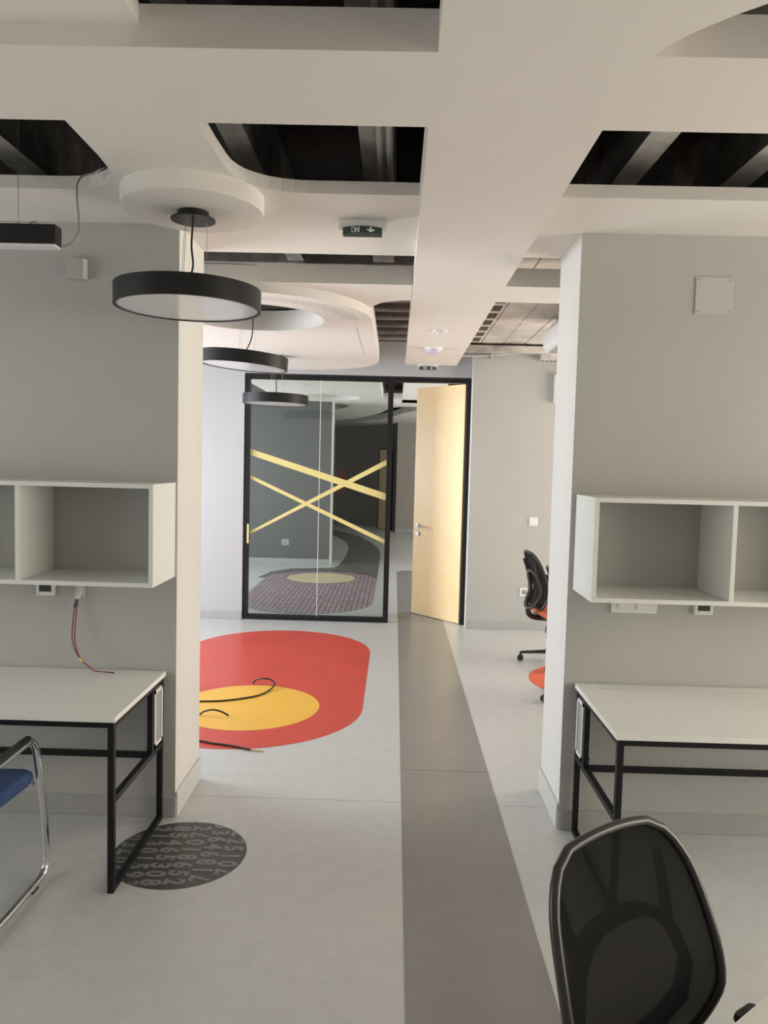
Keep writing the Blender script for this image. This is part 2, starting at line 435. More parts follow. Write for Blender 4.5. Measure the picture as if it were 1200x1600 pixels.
# ================================================================== GLAZED PARTITION AND DOOR
win = struct(empty('window_1', (0, YG, 0)))
fr = .045
def fbox(x0, x1, z0, z1, nm='frame_bar', d=.05): MB().box(x0, x1, -d, d, z0, z1, .002).build(nm, FRAME, win)
fbox(-1.595, -1.55, 0, 2.59); fbox(-1.55, .77, 2.545, 2.59); fbox(-1.55, -.10, 0, .045); fbox(-.10, -.045, 0, 2.545); fbox(.725, .77, 0, 2.545)
MB().box(-1.55, -.811, -.006, .006, .045, 2.545).build('pane', GLASS, win)
MB().box(-.805, -.10, -.006, .006, .045, 2.545).build('pane', GLASS, win)
MB().box(-.811, -.805, -.008, .008, .045, 2.545).build('glass_joint', mat('clear_seal', (.75, .77, .75), .3), win)
# door
dr = struct(empty('door_1', (.722, YG + .0, 0), 0))
ang = math.atan2(8.66 - YG, .235 - .722); L = .735
dr.rotation_euler = (0, 0, ang)
MB().box(.0, L, -.02, .02, .008, 2.54, .002).build('leaf', VENEER, dr)
for sgn in (1, -1):
    h = MB().tube([(L - .07, .02 * sgn, 1.005), (L - .07, .032 * sgn, 1.005)], .025, 16).build('handle_rose', STEEL, dr, smooth=True)
    MB().tube(bz([(L - .07, .03 * sgn, 1.005), (L - .07, .062 * sgn, 1.005), (L - .085, .070 * sgn, 1.005), (L - .19, .070 * sgn, 1.002)], 5), .009, 10).build('handle', STEEL, dr, smooth=True)
    MB().tube([(L - .075, .02 * sgn, .915), (L - .075, .032 * sgn, .915)], .025, 16).build('lock_rose', STEEL, dr, smooth=True)
for z in (.25, 1.25, 2.25): MB().box(-.016, .006, -.034, -.018, z - .05, z + .05, .003).build('hinge', BLACKP, dr)

# yellow tape strips stuck across the glass
def tape(a, b_, wa, wb, label, y):
    A, B = ony(*a, YG - .012), ony(*b_, YG - .012)
    v = Vector((0, 0, 1))
    pts = [A - v * wa / 2, B - v * wb / 2, B + v * wb / 2, A + v * wa / 2]
    pts = [(p.x, YG - y, p.z) for p in pts]
    return tag(MB().prism(pts, (0, .0012, 0)).build('tape_strip', TAPE), label, 'tape')
tape((391, 706), (604, 777), .065, .075, 'broad yellow tape strip sloping gently across the glass partition', .0085)
tape((391, 745), (604, 848), .038, .048, 'yellow tape strip sloping steeply down to the low end of the glass', .0100)
tape((391, 832), (605, 722), .03, .06, 'yellow tape strip rising across the glass and crossing both others', .0115)
a_, b_ = ony(389.5, 818, YG), ony(389.5, 848, YG)
tag(MB().box(-1.558, -1.538, YG - .0522, YG - .0505, b_.z, a_.z).build('tape_scrap', TAPE), 'short upright scrap of yellow tape on the black glazing frame', 'tape')

# ================================================================== FLOOR INLAYS
def inlay(name, outer, holes, m, label, z=.0015, cat='floor inlay'):
    return tag(MB().plate(outer, holes, -.002, z).build(name, m), label, cat)
inlay('floor_stripe', [(.082, -2.4), (.557, -2.4), (.552, 11.9), (.45, 12.1), (.16, 12.1), (.055, 11.95)], [], STRIPEM, 'long dark grey vinyl stripe running through the doorway')
MB().box(.085, .552, 4.168, 4.170, .001, .0021).build('seam', CHARM, bpy.data.objects['floor_stripe'])
inlay('red_oval_inlay', stadium(-1.0, .812, 5.2, 6.76), [circle(-.975, 5.19, .488)], REDM, 'red oval vinyl inlay in front of the glass partition')
inlay('yellow_circle_inlay', circle(-.975, 5.19, .488), [], YELM, 'yellow vinyl circle set in the red oval on the floor')
inlay('orange_circle_inlay', circle(1.645, 6.05, .535), [], ORGM, 'orange vinyl circle on the floor under the swivel chairs')
# charcoal circle with printed digits
DC, DR_ = (-.888, 3.193), .285
di = inlay('digit_circle_inlay', circle(*DC, DR_), [], CHARM, 'charcoal vinyl circle printed with grey digits beside the desk leg')
cols = [['5', '6', '0', '7', '3', '0'], ['3', '9', '5', 'J', '0', '3', '1', '2'], ['8', '0', '3', '5', '6', '4', '5', '8', '1'],
        ['2', '5', '6', '8', '1', '0', '7', '2', '3'], ['7', 'J', '8', '6', '4', '6', '3', '0'], ['7', '0', '1', '5', '2', '7']]
starts = [2.99, 2.945, 2.955, 2.965, 2.995, 3.05]
db = bmesh.new()
cache = {}
def glyph(ch):
    if ch not in cache:
        cu = bpy.data.curves.new('glyph', 'FONT'); cu.body = ch; cu.size = 1.0; cu.align_x = 'CENTER'; cu.offset = .04; cu.resolution_u = 3
        ob = bpy.data.objects.new('glyph', cu)
        cache[ch] = ob.to_mesh().copy() if False else bpy.data.meshes.new_from_object(ob)
        bpy.data.objects.remove(ob); bpy.data.curves.remove(cu)
    return cache[ch]
for ci, (col_, y0) in enumerate(zip(cols, starts)):
    x0 = -1.115 + ci * .0925
    for ri, ch in enumerate(col_):
        mir = -1 if ch == 'J' else 1
        me = glyph('1' if ch == 'J' else ch)
        turn = 90 if ch in '7' else -90
        tmp = bmesh.new(); tmp.from_mesh(me)
        M4 = Matrix.Translation((x0 + (ci * -.002), y0 + ri * .0645, .0023)) @ Matrix.Rotation(R(turn), 4, 'Z') @ Matrix.Diagonal((.090 * mir, .112, 1, 1)) @ Matrix.Translation((0, -.36, 0))
        tmp.transform(M4)
        me2 = bpy.data.meshes.new('t'); tmp.to_mesh(me2); tmp.free(); db.from_mesh(me2); bpy.data.meshes.remove(me2)
for i in range(48):
    a = 2 * PI * i / 48; nrm = Vector((math.cos(a), math.sin(a), 0))
    bmesh.ops.bisect_plane(db, geom=db.verts[:] + db.edges[:] + db.faces[:], plane_co=Vector((DC[0], DC[1], 0)) + nrm * (DR_ - .003), plane_no=nrm, clear_outer=True)
for f in db.faces:
    if f.normal.z < 0: f.normal_flip()
me = bpy.data.meshes.new('digit_print'); db.to_mesh(me); db.free(); me.materials.append(DIGM)
dp = bpy.data.objects.new('digit_print', me); C.objects.link(dp); dp.parent = di
for g in cache.values(): bpy.data.meshes.remove(g)

# ================================================================== DESKS
def desk(label, x_in, sgn, y0, y1, length):
    """x_in: end next to the opening; sgn: direction in which the desk runs"""
    t = thing('desk', label, 'desk', (x_in, y0, 0), 0)
    D = y1 - y0; s = sgn
    def bx_(x0, x1, a, c, z0, z1): q = sorted((x0 * s, x1 * s)); return (q[0], q[1], a, c, z0, z1)
    MB().box(*bx_(0, length, 0, D, .682, .704), .0015).build('tabletop', DESKW, t)
    T = .024
    for e0 in (.008, length - .008 - T):
        e1 = e0 + T
        MB().box(*bx_(e0, e1, .01, .01 + T, T, .658)).build('leg', BLACK, t)
        MB().box(*bx_(e0, e1, D - .035, D - .011, T, .658)).build('leg', BLACK, t)
        MB().box(*bx_(e0, e1, .01, D - .011, .0018, T)).build('floor_rail', BLACK, t)
        MB().box(*bx_(e0, e1, .01, D - .011, .658, .682)).build('top_rail', BLACK, t)
        MB().box(*bx_(e0, e1, .01 + T, D - .035, .355, .379)).build('side_rail', BLACK, t)
        MB().box(*bx_(e0, e1, D - .175, D - .175 + T, .379, .658)).build('post', BLACK, t)
        inner = e0 < .2
        bo = MB()
        xo0, xo1 = (e0 - .004, e1 + .01) if inner else (e0 - .01, e1 + .004)
        z0, z1, ya, yb = .395, .652, D - .148, D - .036
        for q in ((ya, yb, z0, z0 + .014), (ya, yb, z1 - .014, z1), (ya, ya + .014, z0, z1), (yb - .014, yb, z0, z1)):
            bo.box(*bx_(xo0, xo1, *q))
        ob = bo.build('cable_box', PLAST, t)
        MB().box(*bx_(xo0 + .006, xo1 - .006, ya + .014, yb - .014, z0 + .014, z1 - .014)).build('insert', PLASTG, ob)
    MB().box(*bx_(.03, length - .03, .01, .01 + T, .658, .682)).build('front_rail', BLACK, t)
    MB().box(*bx_(.03, length - .03, D - .175, D - .175 + T, .355, .379)).build('back_rail', BLACK, t)
    MB().box(*bx_(.03, length - .03, D - .035, D - .011, .658, .682)).build('front_rail', BLACK, t).name = 'rear_rail'
    return t
dL = desk('white desk on black steel frame under the shelf with the red wires', -1.047, -1, 2.858, YP0 - .012, 1.6)
dR = desk('white desk on black steel frame behind the black mesh swivel chair', .855, 1, 2.835, YP0 - .012, 1.6)
MB().box(.10, 1.5, .60, .655, .703, .7055, .001).build('cable_flap', DESKW, dR)
MB().box(.085, 1.5, .596, .600, .7035, .7045).build('flap_gap', PLASTG, dR)

# ================================================================== WALL SHELVES
def shelf(label, x_in, s, y0, z0, z1, divs, length):
    t = thing('wall_shelf', label, 'shelf', (x_in, y0, z0)); D = YP0 - y0; hh = z1 - z0; T = .019
    def bx_(x0, x1, a, c, e, f): q = sorted((x0 * s, x1 * s)); return (q[0], q[1], a, c, e, f)
    MB().box(*bx_(0, length, 0, D, hh - T, hh), .001).build('top_panel', LAM, t)
    MB().box(*bx_(0, length, 0, D, 0, T), .001).build('bottom_panel', LAM, t)
    for e in (0, length - T): MB().box(*bx_(e, e + T, 0.0005, D, T, hh - T), .001).build('side_panel', LAM, t)
    for e in divs: MB().box(*bx_(e - T / 2, e + T / 2, .001, D, T, hh - T), .001).build('divider', LAM, t)
    return t
shelf('open white wall shelf above the desk with the red wires', -1.012, -1, 3.195, 1.148, 1.585, (.575, 1.15), 1.73)
shelf('open white wall shelf beside the wide white socket strip', .828, 1, 3.185, 1.140, 1.578, (.58, 1.16), 1.75)

# ================================================================== WALL FITTINGS
def thermostat(x0, x1, z0, z1, label):
    t = thing('thermostat', label, 'thermostat', ((x0 + x1) / 2, YP0, (z0 + z1) / 2)); w_, h_ = (x1 - x0) / 2, (z1 - z0) / 2
    MB().box(-w_, w_, -.02, 0, -h_, h_, .004).build('case', PLAST, t)
    MB().box(-w_ * .66, w_ * .66, -.021, -.019, -h_ * .55, h_ * .7).build('display', SCREEN, t)
    MB().box(-w_ * .66, -w_ * .56, -.021, -.019, -h_ * .8, -h_ * .7).build('button', SCREEN, t)
thermostat(-1.654, -1.568, 1.045, 1.128, 'white thermostat with dark display under the shelf beside the red wires')
thermostat(1.385, 1.470, 1.040, 1.122, 'white thermostat with dark display under the shelf beside the socket strip')
ss = thing('socket_strip', 'wide white double socket plate under the wall shelf', 'socket', (1.112, YP0, 1.078))
MB().box(-.105, .105, -.012, 0, -.04, .04, .003).build('plate', PLAST, ss)
for dx in (-.04, .045): MB().box(dx - .035, dx + .035, -.018, -.011, -.022, .03, .003).build('module', PLAST, ss)
# signal box on the left wall, access panel on the right wall
sb = thing('signal_box', 'small off-white box high on the grey wall beside the ring pendant', 'wall box', (-1.455, YP0, 2.535))
MB().box(-.05, .035, -.035, 0, -.045, .047, .003).build('case', mat('offwhite_box', (.45, .45, .42), .5), sb)
MB().box(.028, .0365, -.0365, -.003, -.044, .046, .002).build('edge_strip', PLAST, sb)
ap = thing('access_panel', 'flat square access panel screwed to the grey wall above the right shelf', 'access panel', (1.405, YP0, 2.483))
MB().box(-.083, .083, -.006, 0, -.083, .083, .002).build('plate', mat('panel_paint', (.51, .51, .49), .55), ap)
for dx in (-.07, .07):
    for dz in (-.07, .07): MB().tube([(dx, -.0065, dz), (dx, -.005, dz)], .005, 10).build('screw', PLASTG, ap)
# far grey wall
lsw = thing('light_switch', 'white light switch on the far grey wall', 'light switch', (1.43, 7.92, 1.132))
MB().box(-.045, .045, -.01, 0, -.045, .045, .003).build('plate', PLAST, lsw); MB().box(-.03, .03, -.014, -.009, -.03, .03, .002).build('rocker', PLAST, lsw)
so = thing('wall_socket', 'white wall socket on the far grey wall beside the swivel chair', 'socket', (1.40, 7.92, .397))
MB().box(-.085, .085, -.01, 0, -.045, .045, .003).build('plate', PLAST, so)
for dx in (-.04, .04):
    q = MB().tube([(dx, -.0125, 0), (dx, -.009, 0)], .025, 20).build('outlet', PLASTG, so)
    for e in (-.009, .009): MB().tube([(dx + e, -.0135, 0), (dx + e, -.012, 0)], .003, 8).build('pin_hole', BLACKP, q)
# box, vent and air conditioner at the right
eb = thing('electrical_box', 'white electrical box high on the far grey wall behind the pillar', 'electrical box', (1.75, 7.92, 2.49))
MB().box(-.165, .165, -.07, 0, -.145, .145, .006).build('case', PLAST, eb); MB().box(-.15, .15, -.076, -.069, -.13, .13, .004).build('lid', PLAST, eb)
vt = thing('vent_box', 'small slotted grey vent box at the top of the far wall below the air conditioner', 'vent', (1.53, 7.92, 2.80))
MB().box(-.10, .12, -.10, 0, -.035, .035, .003).build('case', CONC, vt)
for i in range(5): MB().box(-.085 + i * .04, -.062 + i * .04, -.085, -.02, -.037, -.033).build('slot', CABLE, vt)
ac = thing('air_conditioner', 'white rounded air conditioner hung under the soffit behind the pillar', 'air conditioner', (1.20, 5.2, 2.64))
prof = [(.06, 0), (.02, .02), (0, .06), (.0, .13), (.01, .17), (.06, .235), (.12, .262), (.30, .262), (.30, .0)]
MB().prism([(x, 0, z) for x, z in prof], (0, 1.3, 0)).build('case', PLAST, ac, smooth=True)
MB().prism([(-.004, .02, .065), (-.004, 1.28, .065), (.001, 1.28, .155), (.001, .02, .155)], (.004, 0, 0)).build('front_panel', PLAST, ac)
MB().box(.04, .20, .06, 1.24, -.004, .006, .002).build('louver', PLASTG, ac)
for yy in (.15, 1.1): MB().box(.2, .23, yy, yy + .03, .26, .274).build('bracket', STEEL, ac)

# ---- wall outlet hole with hanging red twin wire
wl = thing('hanging_wire', 'red twin wire hanging from the wall below the left shelf onto the desk', 'wire')
P = lambda x, y, Y: tuple(ony(x, y, Y))
MB().box(-1.470, -1.432, YP0 - .012, YP0, 1.045, 1.145, .003).build('mounting_box', mat('putty', (.62, .62, .58), .8, bump=(60, .5)), wl)
MB().tube([P(124, 916, 3.515), P(123, 926, 3.50), P(120, 936, 3.49)], [.014, .018, .010], 10).build('torn_sleeve', mat('putty', (.62, .62, .58), .8, bump=(60, .5)), wl, smooth=True)
MB().tube([P(121, 934, 3.49), P(117.5, 949, 3.485)], [.007, .010], 10).build('dark_sleeve', BLACKG, wl, smooth=True)
MB().tube(bz([P(116.8, 947, 3.485), P(113.5, 975, 3.47), P(112.5, 995, 3.46), P(116, 1012, 3.44), P(122, 1025, 3.42), P(126, 1031, 3.41)], 6), .003, 8).build('wire', REDW, wl, smooth=True)
MB().tube(bz([P(120, 947, 3.485), P(117.5, 975, 3.47), P(116.5, 995, 3.46), P(119, 1012, 3.44), P(123.5, 1025, 3.42), P(126, 1031, 3.41)], 6), .003, 8).build('wire', REDW, wl, smooth=True)
MB().tube([P(124, 1028, 3.412), P(131, 1035, 3.40)], .004, 8).build('joint', COPPER, wl)
e1 = onz(150, 1048.5, .7075); e2 = onz(175, 1051, .7065)
MB().tube(bz([P(130, 1034, 3.40), P(139, 1041.5, 3.37), tuple(e1), tuple(e2)], 6), .003, 8).build('wire', REDW, wl, smooth=True)
MB().tube([tuple(e2), tuple(onz(178, 1051, .7065))], .003, 8).build('wire_end', CABLE, wl)

# ---- cables lying on the red oval
def floor_cable(label, pts, r=.006, end=None):
    t = thing('floor_cable', label, 'cable')
    pp = [tuple(onz(x, y, z + r + .0016)) for x, y, z in pts]
    MB().tube(bz(pp, 6), r, 8).build('cable', CABLE, t, smooth=True)
    if end: MB().tube([tuple(onz(x, y, r * .7 + .002)) for x, y in end], r * .6, 8).build('bare_end', COPPER, t)
floor_cable('black cable curling into an open loop over the yellow circle', [(250, 1099, 0), (308, 1096, 0), (345, 1095, 0), (380, 1091, 0), (405, 1086, .0), (420, 1079, .0), (429, 1070, .02), (425, 1063, .04), (412, 1060, .05), (400, 1062, .03), (395, 1069, 0)])
floor_cable('short black cable arching up over the near part of the yellow circle', [(250, 1130, 0), (308, 1117, 0), (318, 1112, .02), (332, 1109, .04), (346, 1112, .03), (357, 1118, 0)])
floor_cable('black cable with bare brass end lying over the edge of the red oval', [(240, 1150, 0), (308, 1157, 0), (330, 1161, 0), (360, 1165, 0), (391, 1171.5, 0)], .006, [(390, 1171.5), (411, 1174)])

# ================================================================== LAMPS
def ring_pendant(label, cx, cy, z0, ztop, tilt, cablepts, wire_top=.055):
    t = thing('ring_pendant', label, 'pendant lamp', (cx, cy, z0), 0)
    RR, hh = .291, .082
    dm = MB().lathe([(RR - .012, .012), (RR - .012, 0), (RR, 0), (RR, hh), (0, hh), (0, hh - .01), (RR - .014, hh - .01), (RR - .014, .012)], 80)
    drum = dm.build('drum', LAMPB, t, smooth=True); drum.rotation_euler = tilt
    df = MB().lathe([(0, .004), (RR - .013, .004), (RR - .013, .016), (0, .016)], 80).build('diffuser', DIFF, drum, smooth=True)
    cz = ztop - z0; dx, dy = cablepts[0][0], cablepts[0][1]
    MB().lathe([(0, cz - .028), (.055, cz - .028), (.062, cz - .026), (.062, cz), (0, cz)], 40, (dx, dy)).build('canopy', LAMPB, t, smooth=True)
    MB().lathe([(0, cz - .033), (.088, cz - .033), (.088, cz - .028), (0, cz - .028)], 40, (dx, dy)).build('canopy_plate', LAMPB, t, smooth=True)
    for a in (20, 140, 260):
        ax, ay = math.cos(R(a)), math.sin(R(a))
        MB().tube([(dx + ax * wire_top, dy + ay * wire_top, cz - .03), (dx * .3 + ax * wire_top * 1.15, dy * .3 + ay * wire_top * 1.15, hh - .003)], .0011, 6).build('suspension_wire', STEEL, t)
    MB().tube(bz([(dx, dy, cz - .03)] + [tuple(p) for p in cablepts[1:]], 8), .0042, 8).build('power_cable', CABLE, t, smooth=True)
    return t
ring_pendant('large black ring pendant hanging from the round ceiling disc', -.859, 3.15, 2.301, ZL, (0, 0, 0), [(.022, -.02), (.016, -.02, .25), (.022, -.02, .16), (-.01, -.02, .08)])
ring_pendant('tilted black ring pendant hanging below the round opening of the oval panel', -1.04, 5.2, 2.318, 2.93, (0, R(4.0), 0), [(.03, -.05), (.06, -.03, .38), (.055, -.02, .2), (.0, 0, .08)])
ring_pendant('black ring pendant hanging in front of the glass partition', -1.092, 6.9, 2.197, ZC, (0, R(.6), 0), [(.0, .0), (.0, 0, .25), (.006, 0, .15), (0, 0, .08)])

ll = thing('linear_pendant', 'black linear pendant with grey feed cable on thin wires', 'pendant lamp', (-1.247, 2.80, 2.452))
MB().box(-1.2, 0, 0, .055, .004, .073, .001).build('housing', LAMPB, ll)
MB().box(-1.198, -.002, .004, .051, -.006, .004).build('diffuser', DIFF, ll)
for x in (-.145, -1.05):
    MB().tube([(x, .027, .07), (x, .027, .79)], .0011, 6).build('suspension_wire', STEEL, ll)
    MB().lathe([(0, .073), (.006, .073), (.006, .088), (0, .09)], 12, (x, .027)).build('gripper', STEEL, ll)
MB().tube(bz([(-.11, .027, .072), (-.10, .027, .085), (-.085, .027, .087), (-.075, .027, .078)], 5), .004, 8).build('cable_loop', PIPE, ll, smooth=True)
cpt = [ony(96, 386, 2.84), ony(108, 383, 2.85), ony(119, 373, 2.86), ony(124, 358, 2.87), ony(123, 335, 2.88), ony(120.5, 305, 2.9), ony(122, 285, 2.95), ony(130, 275, 3.0), ony(146, 271, 2.98), ony(158, 264, 2.95), ony(168, 259, 3.05)]
o = MB().tube(bz([tuple(p - Vector((-1.247, 2.80, 2.452))) for p in cpt], 6), .0042, 8).build('feed_cable', CLEARC, ll, smooth=True)

# exit signs
def exit_sign(label, x, y, z, s=1.0):
    t = thing('exit_sign', label, 'exit sign', (x, y, z))
    t.scale = (s, s, s)
    MB().box(-.106, .106, -.02, .02, -.038, 0, .003).build('housing', PLAST, t)
    n = 14; b = MB(); lo, hi = -.062, -.034
    front = [(-.085 + .17 * i / n, -.024 - .028 * (1 - ((i - n / 2) / (n / 2)) ** 2)) for i in range(n + 1)]
    b.plate(front + [(.085, .016), (-.085, .016)], [], -.066, -.037); b.build('lens', GREEN, t)
    def yf(x_): return -.024 - .028 * (1 - (x_ / .085) ** 2) - .0012
    def pic(pts, nm):
        q = MB(); q.prism([(px, yf(px), -.0515 + pz) for px, pz in pts], (0, .0012, 0)); return q.build(nm, PICTO, t)
    pic([(.033, -.004), (.041, -.004), (.041, .010), (.033, .010)], 'arrow')
    pic([(.020, -.001), (.037, -.011), (.054, -.001), (.050, .003), (.037, -.005), (.024, .003)], 'arrow')
    pic([(-.046, -.011), (-.012, -.011), (-.012, -.0085), (-.046, -.0085)], 'running_figure')
    pic([(-.046, -.0085), (-.043, -.0085), (-.043, .011), (-.046, .011)], 'running_figure')
    pic([(-.043, .011), (-.030, .011), (-.030, .0085), (-.043, .0085)], 'running_figure')
    pic([(-.036, -.005), (-.030, .001), (-.036, .005), (-.033, .008), (-.026, .003), (-.022, .007), (-.017, .004), (-.023, -.002), (-.031, -.008)], 'running_figure')
    pic([(-.020, -.008), (-.012, -.008), (-.012, .010), (-.016, .010), (-.016, -.001)], 'running_figure')
    return t
exit_sign('white exit sign with dark green lens hanging from the upper ceiling sheet', -.172, 3.42, ZU)
exit_sign('small white exit sign at the far end of the central ceiling band', .285, 7.60, ZL, .95)
# detectors on the central band
sd = thing('smoke_detector', 'flat white smoke detector on the central ceiling band', 'smoke detector', (.30, 5.74, ZL))
MB().lathe([(0, -.018), (.035, -.018), (.05, -.012), (.056, -.004), (.056, 0), (0, 0)], 40).build('base', PLAST, sd, smooth=True)
MB().lathe([(0, -.026), (.022, -.026), (.028, -.018), (0, -.018)], 32).build('sensor', PLAST, sd, smooth=True)
sd = thing('motion_detector', 'domed lilac-white motion detector on the central ceiling band', 'motion detector', (.292, 6.60, ZL))
MB().lathe([(0, -.014), (.07, -.014), (.076, -.008), (.078, 0), (0, 0)], 40).build('base', PLAST, sd, smooth=True)
MB().lathe([(0, -.056), (.03, -.052), (.05, -.042), (.062, -.028), (.066, -.014), (0, -.014)], 40).build('dome', mat('lilac_dome', (.60, .56, .70), .3), sd, smooth=True)

# ================================================================== CHAIRS
RIM = mat('dark_rim_plastic', (.028, .028, .027), .32)
BK = [(0, .185), (.15, .205), (.40, .224), (.6, .219), (.8, .203), (.90, .180), (.96, .155), (1.0, .118)]
def back_outline(s):
    """half width of the backrest at height s (0 bottom .. 1 top)"""
    for i_ in range(len(BK) - 1):
        (a, wa), (b_, wb) = BK[i_], BK[i_ + 1]
        if s <= b_ + 1e-9:
            t_ = (s - a) / (b_ - a)
            m0 = (wb - BK[i_ - 1][1]) / (b_ - BK[i_ - 1][0]) * (b_ - a) if i_ else (wb - wa)
            m1 = (BK[i_ + 2][1] - wa) / (BK[i_ + 2][0] - a) * (b_ - a) if i_ + 2 < len(BK) else (wb - wa) * 1.6
            return (2 * t_ ** 3 - 3 * t_ ** 2 + 1) * wa + (t_ ** 3 - 2 * t_ ** 2 + t_) * m0 + (-2 * t_ ** 3 + 3 * t_ ** 2) * wb + (t_ ** 3 - t_ ** 2) * m1
    return BK[-1][1]
def back_y(s, x=0):
    # side profile: base slightly rear, lumbar bulge forward (-y), top leaning to the rear
    base = .055 * (1 - min(1, s / .35)) ** 1.6 + .184 * max(0, s - .30) ** 1.25
    return base - .022 * (abs(x) / .26) ** 2.2
ZB0, ZB1 = .50, .962
def bp(s, u):
    x = back_outline(s) * u
    return Vector((x, .205 + back_y(s, x), ZB0 + (ZB1 - ZB0) * s))
def swivel_chair(label, seatmat, loc, rz, base_rz=0, arms=False):
    t = thing('swivel_chair', label, 'chair', loc, rz, )
    N = 22
    ss_ = [i / N for i in range(N + 1)]
    left = [bp(s_, -1) for s_ in ss_]; right = [bp(s_, 1) for s_ in ss_]; TU = (-.8, -.6, -.4, -.2, 0, .2, .4, .6, .8)
    loop = left + [bp(1, u) + Vector((0, 0, .010 * (1 - u * u))) for u in TU] + right[::-1] + [bp(0, u) for u in (.5, 0, -.5)]
    MB().tube(loop, .0105, 10, closed=True).build('back_rim', RIM, t, smooth=True)
    b = MB(); g = []
    us = [-1 + 2 * i / 12 for i in range(13)]
    for s_ in ss_: g.append([b.bm.verts.new(bp(s_, u)) for u in us])
    for i in range(N):
        for j in range(12): b.bm.faces.new((g[i][j], g[i][j + 1], g[i + 1][j + 1], g[i + 1][j]))
    b.build('back_mesh', MESHF, t, smooth=True)
    # rear support frame: wide ring behind the lower half, narrowing to the stem
    ro = []
    for s_, wf in ((.02, .50), (.10, .66), (.24, .76), (.40, .76), (.54, .66), (.62, .50)):
        ro.append((s_, wf))
    def rp(s_, wf, sg): p = bp(s_, wf * sg); return p + Vector((0, .045 - .02 * s_, 0))
    loop = [rp(s_, wf, -1) for s_, wf in ro] + [rp(.66, .3, -1), rp(.67, 0, 1), rp(.66, .3, 1)] + [rp(s_, wf, 1) for s_, wf in ro[::-1]] + [rp(-.02, .2, 1), rp(-.02, .2, -1)]
    MB().tube(loop, .021, 10, closed=True, flat=.6).build('back_support', BLACKG, t, smooth=True)
    for sg in (-1, 1):
        MB().tube(bz([rp(.56, .62, sg), rp(.72, .70, sg), rp(.86, .80, sg)], 4), [.016] * 4 + [.013] * 4 + [.010], 8, flat=.6).build('upper_brace', BLACKG, t, smooth=True)
    MB().tube(bz([(0, .305, .51), (0, .30, .44), (0, .24, .405), (0, .10, .395)], 5), .024, 10, flat=.8).build('stem', BLACKP, t, smooth=True)
    # seat
    b = MB().box(-.235, .235, -.235, .225, .425, .485, .028)
    for v in b.bm.verts:
        x, y = v.co.x / .235, v.co.y / .235
        v.co.x *= 1 - .10 * max(0, y) ** 2
        if y < -.6 and v.co.z > .45: v.co.z -= .012
    b.build('seat', seatmat, t, smooth=True)
    MB().box(-.20, .20, -.19, .20, .400, .427, .01).build('seat_shell', BLACKP, t)
    MB().lathe([(0, .37), (.05, .37), (.06, .385), (.06, .402), (0, .402)], 24).build('mechanism', BLACKP, t, smooth=True)
    MB().lathe([(0, .09), (.032, .09), (.032, .22), (.02, .225), (.02, .372), (0, .372)], 24).build('column', BLACKP, t, smooth=True)
    if arms:
        for sg in (-1, 1):
            MB().tube(bz([(sg * .20, .05, .415), (sg * .27, .05, .43), (sg * .28, .05, .49), (sg * .275, .05, .56)], 5), .016, 8).build('arm_post', BLACKP, t, smooth=True)
            MB().box(sg * .275 - .035, sg * .275 + .035, -.13, .178, .555, .582, .012).build('arm_pad', BLACKP, t, smooth=True)
    hub = MB().lathe([(0, .075), (.045, .075), (.05, .10), (.04, .125), (0, .125)], 24).build('base_hub', BLACKP, t, smooth=True)
    for i in range(5):
        a = base_rz + 2 * PI * i / 5; c, s2 = math.cos(a), math.sin(a)
        MB().tube([(c * .03, s2 * .03, .105), (c * .18, s2 * .18, .092), (c * .345, s2 * .345, .074)], [.024, .020, .015], 8, flat=.8).build('base_arm', BLACKP, t, smooth=True)
        w_ = MB()
        for off in (-.014, .014):
            px, py = c * .345 - s2 * off, s2 * .345 + c * off
            w_.tube([(px - (-s2) * .009, py - c * .009, .027), (px + (-s2) * .009, py + c * .009, .027)], .026, 16)
        w_.tube([(c * .345, s2 * .345, .03), (c * .345, s2 * .345, .076)], .010, 8)
        w_.build('caster', BLACKP, t, smooth=True)
    return t
swivel_chair('black mesh swivel chair with low armrests turned towards the white table edge', BLACKP, (.633, 1.253, .0), R(35.4), R(20), True)
swivel_chair('orange-seated mesh swivel chair standing by the orange circle near the wall socket', ORFAB, (1.47, 6.58, .0017), R(97), R(71.5))
swivel_chair('mesh swivel chair hidden behind the pillar with one caster showing', ORFAB, (1.452, 5.53, .0017), R(90), R(192 - 90))

# white table at the corner
tb = thing('white_table', 'white table top edge beside the black mesh swivel chair', 'table', (0, 0, 0))
e = Vector((.778, .628, 0)).normalized(); nn = Vector((e.y, -e.x, 0)); p0 = onz(1150, 1597, .73)
A = p0 - e * .50; A.z = 0
q = [A, A + e * 1.6, A + e * 1.6 + nn * .68, A + nn * .68]
MB().prism([(v.x, v.y, .708) for v in q], (0, 0, .022)).build('tabletop', DESKW, tb)
for u, v in ((.04, .04), (1.56, .04), (1.56, .64), (.04, .64)):
    c = A + e * u + nn * v; MB().bar((c.x, c.y, 0), (c.x, c.y, .684), .024).build('leg', BLACK, tb)
cs_ = [A + e * u + nn * v for u, v in ((.04, .04), (1.56, .04), (1.56, .64), (.04, .64))]
for i in range(4):
    a, c = cs_[i], cs_[(i + 1) % 4]; MB().bar((a.x, a.y, .696), (c.x, c.y, .696), .024).build('rail', BLACK, tb)

